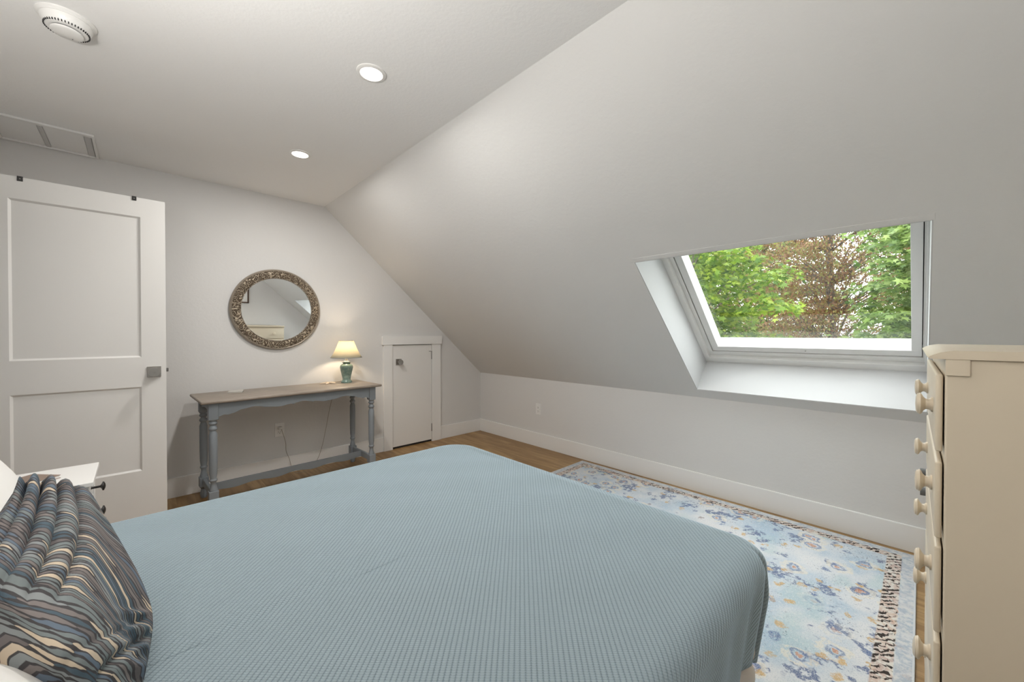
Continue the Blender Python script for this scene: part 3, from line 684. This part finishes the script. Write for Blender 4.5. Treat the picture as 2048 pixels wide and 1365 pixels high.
for k in range(13):   # from hem upward
    prof.append(('side', k / 12))
for k in range(1, 9): prof.append(('arc', k / 8))
for k in range(1, 15): prof.append(('top', k / 14))
CXm, CYm = (SX0 + SX1) / 2, (SY0 + SY1) / 2
for kind, f in prof:
    ring = []
    for i, (px, py, nx, ny) in enumerate(ol):
        # fold field: deep crease at the near foot corner, soft flutes beside it
        dx, dy = px - SX1, py - SY0
        if nx > 0.0 and ny < 0.0: s = math.atan2(-ny, nx) / (PI / 2) * 0.157 - 0.0785   # arc position on corner
        elif nx > 0.99: s = -0.0785 - (py - (SY0 + 0.10))
        elif ny < -0.99: s = 0.0785 + ((SX1 - 0.10) - px)
        else: s = 9.0
        fold = 0.0
        if abs(s) < 1.2:
            fold = -0.064 * math.exp(-((s - 0.058) / 0.013) ** 2) + 0.034 * math.exp(-((s - 0.015) / 0.026) ** 2) + 0.008 * math.exp(-((s - 0.10) / 0.03) ** 2)
            if s > 0: fold += 0.010 * math.sin((s - 0.03) * 38) * math.exp(-s * 2.4)
        fl = 0.004 * math.sin(i * 0.23) + 0.003 * math.sin(i * 0.071 + 2)
        if kind == 'side':
            dep = 1 - f; z = HEM + (ZT - RE - HEM) * f
            hemz = -0.010 * math.sin(i * 0.05) * dep
            hemz -= 0.022 * math.exp(-((s + 0.02) / 0.16) ** 2) * dep
            if 0.0785 < s < 1.0: hemz -= 0.020 * smooth01((s - 0.05) / 0.35) * dep
            off = (fold * smooth01(dep * 1.8 + 0.30) + fl * dep) - (0.024 + 0.020 * math.exp(-(s / 0.25) ** 2)) * dep
            P_ = Vector((px + nx * off, py + ny * off, z + hemz)); arc = (PI / 2) * RE + (ZT - RE - z)
        elif kind == 'arc':
            a = f * PI / 2; off = -RE * (1 - math.cos(a)) + fold * 0.216 * (1 - f)
            P_ = Vector((px + nx * off, py + ny * off, ZT - RE + RE * math.sin(a))); arc = RE * (PI / 2 - a)
        else:
            ex, ey = px - nx * RE, py - ny * RE
            # core segment: shrink to a small rectangle at centre
            tx, ty = CXm + max(-0.72, min(0.72, (ex - CXm) * 0.8)), CYm + (ey - CYm) * 0.12
            g = f ** 1.15; x, y = ex + (tx - ex) * g, ey + (ty - ey) * g
            w_ = smooth01(f * 6); P_ = Vector((x, y, ZT * (1 - w_) + topz(x, y) * w_)); arc = None
        v = b_.verts.new(P_); ring.append(v)
        if arc is not None: UVs[v] = (px - nx * RE + nx * arc, py - ny * RE + ny * arc)
        else: UVs[v] = (P_.x, P_.y)
    rings.append(ring)
nn = len(ol)
for A, B in zip(rings, rings[1:]):
    for i in range(nn): b_.faces.new((A[i], A[(i + 1) % nn], B[(i + 1) % nn], B[i]))
b_.faces.new(rings[-1])
for f in b_.faces:
    for l in f.loops: l[uvl].uv = UVs[l.vert]
sp_ = build('bedspread', b_, M['spread'], smooth=180, label='pale blue ribbed bedspread covering the bed and hanging over its edges', cat='bedspread')
sol = sp_.modifiers.new('thickness', 'SOLIDIFY'); sol.thickness = 0.006; sol.offset = -1

# ---- plain pillows
def pillow(name, loc, rot, w, h, t, mat, **kw):
    b_ = bmesh.new(); n = 28; G = {}
    for side in (1, -1):
        for i in range(n + 1):
            for j in range(n + 1):
                u, v = -1 + 2 * i / n, -1 + 2 * j / n
                edge = i in (0, n) or j in (0, n)
                if edge and side == -1: G[(side, i, j)] = G[(1, i, j)]; continue
                k = 1 - 0.10 * (1 - (abs(v)) ** 3) * abs(u) ** 4 * 0.9; k2 = 1 - 0.10 * (1 - (abs(u)) ** 3) * abs(v) ** 4 * 0.9
                x, y = u * w / 2 * k, v * h / 2 * k2
                th = t / 2 * ((1 - abs(u) ** 2.6) * (1 - abs(v) ** 2.6)) ** 0.5
                G[(side, i, j)] = b_.verts.new((x, y, side * (th + 0.004 * math.sin(7 * u + 3 * v) * (1 - u * u) * (1 - v * v))))
    for side in (1, -1):
        for i in range(n):
            for j in range(n):
                q = [G[(side, i, j)], G[(side, i + 1, j)], G[(side, i + 1, j + 1)], G[(side, i, j + 1)]]
                b_.faces.new(q if side == 1 else q[::-1])
    o = build(name, b_, mat, smooth=180, **kw); o.location = loc; o.rotation_euler = rot
    return o
pillow('pillow', (-3.445, -2.27, 0.782), (math.radians(4), math.radians(62), 0), 0.46, 0.62, 0.19, M['cotton'], label='plain white pillow leaning at the headboard behind the striped cushion', cat='pillow', group='white pillows at the head of the bed')
pillow('pillow', (-3.36, -3.14, 0.750), (math.radians(0), math.radians(38), 0), 0.44, 0.56, 0.20, M['cotton'], label='plain white pillow nearest the camera under the striped cushion', cat='pillow', group='white pillows at the head of the bed')

# ---- striped cushion (world-space outline of its left, middle and right flow lines, top to bottom)
CL = [(-3.2788, -2.6000, 0.9304), (-3.2856, -2.6800, 0.8972), (-3.3025, -2.7600, 0.8644), (-3.3127, -2.8200, 0.8391), (-3.2709, -2.8800, 0.7993), (-3.2250, -2.9600, 0.7499), (-3.1759, -3.0000, 0.6894)]
CM = [(-3.2388, -2.6000, 0.9220), (-3.2185, -2.7200, 0.8723), (-3.2078, -2.8200, 0.8350), (-3.1999, -2.8800, 0.8005), (-3.1803, -2.9300, 0.7728), (-3.1625, -2.9700, 0.7358), (-3.1446, -2.9700, 0.6596)]
CR = [(-3.2032, -2.5800, 0.8816), (-3.1550, -2.6200, 0.7928), (-3.1216, -2.6800, 0.7308), (-3.1004, -2.7400, 0.6811), (-3.0946, -2.7800, 0.6532), (-3.1001, -2.8400, 0.6317), (-3.1108, -2.9000, 0.6077)]
def arr(P, t): return catmull(P, 60)[int(round(t * 60))]
NS, NT = 110, 60
Lc, Mc, Rc = catmull(CL, NT), catmull(CM, NT), catmull(CR, NT)
def cush_pt(i, j):
    s, t = i / NS, j / NT
    L_, M_, R_ = Lc[j], Mc[j], Rc[j]
    p = L_ * (2 * (s - .5) * (s - 1)) + M_ * (-4 * s * (s - 1)) + R_ * (2 * s * (s - .5))
    return p
G0 = [[cush_pt(i, j) for j in range(NT + 1)] for i in range(NS + 1)]
b_ = bmesh.new(); uvl = b_.loops.layers.uv.new('stripe'); UVs = {}; Fv = {}; Bv = {}
fwd = np.array([0.10, -0.80, 0.59])
for i in range(NS + 1):
    for j in range(NT + 1):
        s, t = i / NS, j / NT
        a, c_ = G0[min(i + 1, NS)][j] - G0[max(i - 1, 0)][j], G0[i][min(j + 1, NT)] - G0[i][max(j - 1, 0)]
        nrm = np.cross(a, c_); nrm = nrm / (np.linalg.norm(nrm) + 1e-9)
        if nrm @ fwd < 0: nrm = -nrm
        fade = 1 - smooth01((t - 0.30) / 0.36)
        se = s / (1 - 0.85 * min(t, 0.55))
        rid = abs(math.sin(PI * ((se - 0.22) / 0.243 + 0.5))) ** 0.5 if se < 0.95 else 1.0
        d_ = 0.021 * (rid - 0.8) * fade
        d_ += 0.004 * math.sin(9 * s + 6 * t) * smooth01((t - .35) / .3)
        # pinch wrinkles toward the right corner and a deep fold line above the flange
        q = (t - 0.745) - (0.36 * (1 - s)); d_ -= 0.012 * math.exp(-(q / 0.022) ** 2) * smooth01((s - 0.25) / 0.3)
        q2 = (t - 0.63) - (0.30 * (1 - s)); d_ -= 0.004 * math.exp(-(q2 / 0.014) ** 2)
        d_ += 0.005 * math.sin((t - 0.2 * s) * 62) * math.exp(-((s - 0.88) / 0.10) ** 2) * smooth01((t - .45) / .2)
        ed = (abs(2 * s - 1)) ** 6
        p = G0[i][j] + nrm * (d_ * (1 - ed ** 2)) + np.array([0, 0, 0.018 * (1 - smooth01(t / 0.3))]) + np.array([0, 0, 0.034 * ((rid if s < .97 else .6) - 0.75) * (1 - smooth01(t / 0.16))]) + np.array([-0.01, 0.05, -0.035]) * max(0, 1 - t / 0.07) ** 2
        v = b_.verts.new(p); Fv[i, j] = v
        q = t - (0.08 + 0.38 * smooth01((t - .15) / .6)) * s * 0.9 - 0.16 * smooth01((s - .5) / .4) * s
        V_ = 92 * min(q, .36) + 28 * max(0, q - .36); UVs[v] = (s * (1.15 + 0.4 * t), V_)
        if 0 < i < NS and 0 < j < NT:
            th = 0.15 * (math.sin(PI * s) * math.sin(PI * t)) ** 0.5
            w = b_.verts.new(G0[i][j] + np.array([-0.55, 0.55, -0.35]) * th); Bv[i, j] = w; UVs[w] = (s * 1.5, V_)
        else: Bv[i, j] = v
for i in range(NS):
    for j in range(NT):
        b_.faces.new((Fv[i, j], Fv[i + 1, j], Fv[i + 1, j + 1], Fv[i, j + 1]))
        q4 = []
        for k in ((i, j), (i, j + 1), (i + 1, j + 1), (i + 1, j)):
            if Bv[k] not in q4: q4.append(Bv[k])
        if len(q4) > 2:
            try: b_.faces.new(q4)
            except ValueError: pass
for f in b_.faces:
    for l in f.loops: l[uvl].uv = UVs[l.vert]
build('striped_cushion', b_, M['stripe'], smooth=180, label='gathered cushion with wavy blue, brown and cream stripes at the head of the bed', cat='cushion')


# ================================================================ nightstand
NX1, NX0, NY1, NY0, NZ = -3.238, -3.66, -1.335, -1.655, 0.655
ns = empty('nightstand', (NX0, NY0, 0), label='small white nightstand with black knobs between bed and door', cat='nightstand')
NW, ND = NX1 - NX0, NY1 - NY0
b_ = bmesh.new(); box(b_, 0, NW, 0, ND, NZ - 0.018, NZ, 0.003, 2); build('top', b_, M['white_wood'], ns)
b_ = bmesh.new(); i0 = 0.012
for x in (i0, NW - i0 - 0.035):
    for y in (i0, ND - i0 - 0.035): box(b_, x, x + 0.035, y, y + 0.035, 0, NZ - 0.018, 0.0015, 1)
for y in (i0 + 0.008, ND - i0 - 0.020): box(b_, i0 + 0.03, NW - i0 - 0.03, y, y + 0.012, 0.10, NZ - 0.055); box(b_, i0 + 0.03, NW - i0 - 0.03, y - 0.006, y + 0.016, NZ - 0.055, NZ - 0.018)
box(b_, i0, i0 + 0.01, i0 + 0.03, ND - i0 - 0.03, 0.10, NZ - 0.018); box(b_, i0 + 0.01, NW - i0 - 0.02, i0 + 0.02, ND - i0 - 0.02, 0.10, 0.115)
build('body', b_, M['white_wood'], ns)
for z0, z1 in ((0.545, 0.634), (0.445, 0.535), (0.345, 0.435), (0.12, 0.335)):
    b_ = bmesh.new(); box(b_, NW - i0 - 0.03, NW - i0 - 0.004, i0 + 0.037, ND - i0 - 0.037, z0, z1, 0.002, 1); dr = build('drawer', b_, M['white_wood'], ns)
    b_ = bmesh.new(); lathe(b_, [(0.0, 0), (0.006, 0), (0.0045, 0.004), (0.0045, 0.026), (0.010, 0.030), (0.018, 0.033), (0.0175, 0.037), (0.008, 0.041), (0, 0.042)], 24, Matrix.Translation((NW - i0 - 0.004, ND / 2, (z0 + z1) / 2)) @ Matrix.Rotation(PI / 2, 4, 'Y')); build('knob', b_, M['black'], dr, smooth=40, label='black knob')
bk_ = empty('book', (-3.407, -1.495, NZ + 0.0005), 0.75, label='thin brown book lying on the white nightstand behind the cushion', cat='book')
b_ = bmesh.new(); box(b_, -0.044, 0.043, -0.058, 0.058, 0.002, 0.010); build('pages', b_, M['cotton'], bk_)
b_ = bmesh.new(); box(b_, -0.046, 0.046, -0.060, 0.060, 0.010, 0.0125, 0.001, 1); box(b_, -0.046, 0.046, -0.060, 0.060, 0, 0.002, 0.0008, 1); box(b_, -0.0475, -0.0455, -0.060, 0.060, 0, 0.0125); build('cover', b_, M['book'], bk_)

sc_ = empty('added_uplight', (XL, -3.05, 1.60), label='added white uplight on the left wall, out of view, brightening the ceiling', cat='added light')  # uplight added out of view to brighten the ceiling
b_ = bmesh.new(); box(b_, 0, 0.012, -0.05, 0.05, -0.09, 0.03, 0.003, 2); box(b_, 0.01, 0.11, -0.012, 0.012, -0.07, -0.05, 0.003, 2); build('wall_bracket', b_, M['nickel'], sc_)
b_ = bmesh.new(); lathe(b_, [(0, -0.065), (0.05, -0.055), (0.10, -0.02), (0.135, 0.035), (0.131, 0.035), (0.097, -0.015), (0.05, -0.047), (0, -0.057)], 48, Matrix.Translation((0.15, 0, 0))); build('fill_bowl', b_, M['plastic'], sc_, smooth=60)
Lu = bpy.data.lights.new('uplight', 'AREA'); Lu.shape = 'DISK'; Lu.size = 0.20; Lu.energy = UPLIGHT_W; Lu.color = (1.0, 0.975, 0.94)
lo = bpy.data.objects.new('uplight', Lu); link(lo, sc_); lo.location = (0.15, 0, 0.02); lo.rotation_euler = (PI, 0, 0)
# ================================================================ chest of drawers
CW, CD, CT = 0.72, 0.44, 1.184
ch = empty('chest_of_drawers', (-1.890, -3.864, 0), math.radians(0.55), label='tall cream chest of drawers with round knobs beside the roof window', cat='chest of drawers')
b_ = bmesh.new(); box(b_, 0, CW, -CD, 0.0, 0.075, CT - 0.018, 0.003, 2); build('body', b_, M['cream'], ch)
b_ = bmesh.new()   # overhanging top with an ogee nose on three sides
def ring_top(o, z): return [(-0.005, o), (CW + 0.005, o), (CW + 0.005, -CD), (-0.005, -CD)]
lv = [(0.012, CT - 0.018), (0.023, CT - 0.0175), (0.0255, CT - 0.0155), (0.023, CT - 0.0125), (0.016, CT - 0.008), (0.007, CT - 0.004), (-0.003, CT - 0.0015), (-0.012, CT)]
prev = None
for o_, z in lv:
    r_ = [b_.verts.new((x, y, z)) for x, y in ring_top(o_, z)]
    if prev:
        for k in range(4): b_.faces.new((prev[k], prev[(k + 1) % 4], r_[(k + 1) % 4], r_[k]))
    else: b_.faces.new(r_)
    prev = r_
b_.faces.new(prev); build('top', b_, M['cream'], ch, smooth=38)
b_ = bmesh.new(); box(b_, -0.0045, 0.0, -0.034, 0.0, CT - 0.052, CT - 0.018, 0.001, 1); build('corner_block', b_, M['cream'], ch)
b_ = bmesh.new(); box(b_, -0.012, CW + 0.012, -CD, 0.012, 0.0, 0.085, 0.006, 3); build('plinth', b_, M['cream'], ch)
rows = [(0.967, 1.133), (0.781, 0.945), (0.577, 0.763), (0.348, 0.557), (0.108, 0.330)]
for z0, z1 in rows:
    b_ = bmesh.new(); box(b_, 0.012, CW - 0.012, 0.0025, 0.0135, z0, z1, 0.004, 3)
    dr = build('drawer', b_, M['cream'], ch, smooth=40)
    for x in (0.150, CW - 0.160):
        b_ = bmesh.new(); lathe(b_, [(0.0, 0), (0.0175, 0), (0.0175, 0.003), (0.0150, 0.0042), (0.0125, 0.008), (0.0128, 0.012), (0.0165, 0.0155), (0.0235, 0.0185), (0.0258, 0.0205), (0.0255, 0.0230), (0.0240, 0.0238), (0.0236, 0.0262), (0.018, 0.0285), (0, 0.0295)], 32, Matrix.Translation((x, 0.0135, (z0 + z1) / 2 - 0.0)) @ Matrix.Rotation(-PI / 2, 4, 'X'))
        build('knob', b_, M['cream'], dr, smooth=40)
# white tubular stand folded behind the chest
ft = empty('tubular_stand', (-0.55, -3.883, 0), label='white tubular stand with grey rubber caps, mostly hidden beyond the chest', cat='stand')
for zc in (0.590, 0.505):
    b_ = bmesh.new(); tube(b_, [(0, -0.25, zc), (0, 0.035, zc)], 0.016, 16); tb_ = build('tube', b_, M['plastic'], ft, smooth=60)
    b_ = bmesh.new(); tube(b_, [(0, 0.035, zc), (0, 0.052, zc)], 0.0185, 16); build('end_cap', b_, M['grey_plastic'], tb_, smooth=60, label='grey rubber end cap')
for yy in (-0.22, -0.02):
    b_ = bmesh.new(); tube(b_, [(0, yy, 0.0), (0, yy, 0.64)], 0.011, 14); build('upright', b_, M['plastic'], ft, smooth=60)

# picture on the rear wall, seen in the mirror
pf = empty('framed_picture', (-1.80, YB, 1.72), label='small framed picture on the rear wall, seen in the round mirror', cat='picture')
b_ = bmesh.new(); rimw = 0.022
box(b_, -0.20, 0.20, 0.0, 0.02, -0.16, -0.16 + rimw, 0.002, 1); box(b_, -0.20, 0.20, 0.0, 0.02, 0.16 - rimw, 0.16, 0.002, 1); box(b_, -0.20, -0.20 + rimw, 0, 0.02, -0.16, 0.16, 0.002, 1); box(b_, 0.20 - rimw, 0.20, 0, 0.02, -0.16, 0.16, 0.002, 1)
build('frame', b_, M['picture_frame'], pf)
b_ = bmesh.new(); box(b_, -0.18, 0.18, 0.001, 0.008, -0.14, 0.14); build('mat_board', b_, M['cotton'], pf)
b_ = bmesh.new(); box(b_, -0.12, 0.12, 0.008, 0.009, -0.085, 0.085); build('print', b_, M['table'], pf)

# ================================================================ outdoors
b_ = bmesh.new(); box(b_, 1.5, 90, -60, 60, -5.6, -5.5); build('lawn', b_, M['grass'], label='green lawn outside far below the roof window', cat='lawn', kind='stuff')
def leaf_shape():
    tips = [(0, 1.0), (58, 0.86), (112, 0.62)]; pts = []
    seq = [(-150, .25), (-112, .60), (-85, .36), (-55, .86), (-26, .42), (0, 1.0), (26, .42), (55, .86), (85, .36), (112, .60), (150, .25)]
    return [(r * math.sin(math.radians(a)), r * math.cos(math.radians(a)) + 0.0) for a, r in seq]
LEAF = np.array(leaf_shape())
rng = np.random.default_rng(11)
def foliage(name, clusters, per, size, mat, parent, simple=False, droop=0.5):
    """clusters: list of (centre, rx, rz). leaves lie roughly level and hang at their tips"""
    shape = LEAF if not simple else np.array([(0, -.1), (.32, .35), (0, 1.0), (-.32, .35)])
    k = len(shape); verts = []; faces = []; c0 = 0
    for (cx, cy, cz, rx, rz) in clusters:
        n = per; th = rng.uniform(0, 2 * PI, n); rr = np.sqrt(rng.uniform(0, 1, n)) * rx
        px = cx + rr * np.cos(th); py = cy + rr * np.sin(th); pz = cz + rng.normal(0, rz * 0.45, n) - (rr / rx) ** 2 * (0 if simple else rz)
        s = size * rng.uniform(0.6, 1.25, n)
        yaw = th + rng.normal(0, 0.7, n); tilt = rng.normal(droop, 0.9 if simple else 0.35, n); roll = rng.normal(0, 0.35, n)
        for i in range(n):
            # leaf x' (width), y' (length) axes
            l = np.array([math.cos(yaw[i]) * math.cos(tilt[i]), math.sin(yaw[i]) * math.cos(tilt[i]), -math.sin(tilt[i])])
            w = np.array([-math.sin(yaw[i]), math.cos(yaw[i]), 0.0]); nn_ = np.cross(l, w)
            w = w * math.cos(roll[i]) + nn_ * math.sin(roll[i])
            P_ = np.array([px[i], py[i], pz[i]]) + s[i] * (shape[:, :1] * w + shape[:, 1:] * l)
            verts.append(P_); faces.append(list(range(c0, c0 + k))); c0 += k
    V_ = np.concatenate(verts)
    me = bpy.data.meshes.new(name); me.from_pydata(V_.tolist(), [], faces); me.materials.append(mat)
    o = bpy.data.objects.new(name, me); link(o, parent); o['kind'] = 'stuff'
    return o
def trunk_tree(name, base, top, mat_leaf, label, group, spreads, seed, per, size, crown, simple=False, r0=0.16):
    global rng
    rng = np.random.default_rng(seed); rnd = random.Random(seed)
    o = empty(name, base, label=label, cat='tree', group=group)
    H_ = top - base[2]
    lean = [rnd.uniform(-0.5, 0.5), rnd.uniform(-0.5, 0.5)]
    b_ = bmesh.new(); pts = [(lean[0] * f * f + 0.06 * math.sin(f * 9), lean[1] * f * f + 0.05 * math.sin(f * 7 + 1), H_ * f) for f in [i / 14 for i in range(15)]]
    tube(b_, pts, [r0 * (1 - 0.8 * i / 14) for i in range(15)], 10); build('trunk', b_, M['bark'], o, smooth=180)
    cl = []; b_ = bmesh.new()
    cx, cy, cz, ax, ay, az = crown    # crown ellipsoid, local
    for i in range(spreads):
        while True:
            u = np.array([rnd.uniform(-1, 1) for _ in range(3)])
            if 0.15 < np.linalg.norm(u) < 1: break
        p = (cx + u[0] * ax, cy + u[1] * ay, cz + u[2] * az)
        cl.append((p[0], p[1], p[2], rnd.uniform(0.30, 0.55), rnd.uniform(0.35, 0.6) if simple else rnd.uniform(0.08, 0.16)))
        if i % 5 == 0:
            fz_ = max(0.15, min(0.95, (p[2] - 0.9) / H_)); k = min(14, int(fz_ * 14)); q = pts[k]
            mid = tuple((q[j] + p[j]) / 2 + (0.12 if j == 2 else rnd.uniform(-0.12, 0.12)) for j in range(3))
            tube(b_, catmull([q, mid, p], 6), [0.026 - 0.0035 * t_ for t_ in range(7)], 5)
    build('branches', b_, M['bark'], o, smooth=180, kind='stuff')
    foliage('foliage', cl, per, size, mat_leaf, o, simple)
    return o
TG = 'trees seen through the roof window'
trunk_tree('maple_tree', (4.6, -0.60, -5.5), 4.6, M['leaf_green'], 'bright green maple filling the left half of the roof window', TG, 230, 3, 95, 0.085, (0.2, -0.05, 6.9, 2.2, 1.65, 2.9))
trunk_tree('russet_tree', (10.5, -2.2, -5.5), 7.0, M['leaf_red'], 'russet brown tree behind the two green trees outside the window', TG, 560, 5, 150, 0.065, (0, 0, 9.0, 2.2, 3.0, 3.6), True)
trunk_tree('leafy_tree', (6.0, -4.75, -5.5), 4.6, M['leaf_cool'], 'cooler green leafy tree at the right of the roof window', TG, 330, 9, 95, 0.085, (0.1, 0.1, 7.1, 2.0, 1.55, 2.5))
trunk_tree('distant_tree', (15.5, 1.2, -5.5), 6.0, M['leaf_cool'], 'farther green tree partly hidden behind the bright maple', TG, 330, 13, 100, 0.12, (0, 0, 8.2, 2.5, 3.2, 3.6))
trunk_tree('distant_tree', (16.5, -6.2, -5.5), 6.0, M['leaf_cool'], 'farther green tree seen between the russet tree and the right-hand tree', TG, 330, 17, 100, 0.12, (0, 0, 8.2, 2.5, 3.6, 3.6))
hs_ = empty('neighbour_house', (24, -3.0, -5.5), label='pale grey low house roof beyond the trees at the window bottom', cat='house')
b_ = bmesh.new(); box(b_, -3, 3, -5, 5, 0, 5.0); build('walls', b_, M['paper'], hs_)
b_ = bmesh.new()
vs = [b_.verts.new(v) for v in ((-3.4, -5.4, 5.0), (3.4, -5.4, 5.0), (3.4, 5.4, 5.0), (-3.4, 5.4, 5.0), (0, -5.4, 7.0), (0, 5.4, 7.0))]
for f in ((0, 1, 4), (2, 3, 5), (0, 4, 5, 3), (1, 2, 5, 4), (0, 3, 2, 1)): b_.faces.new([vs[i] for i in f])
build('roof', b_, M['roof'], hs_)
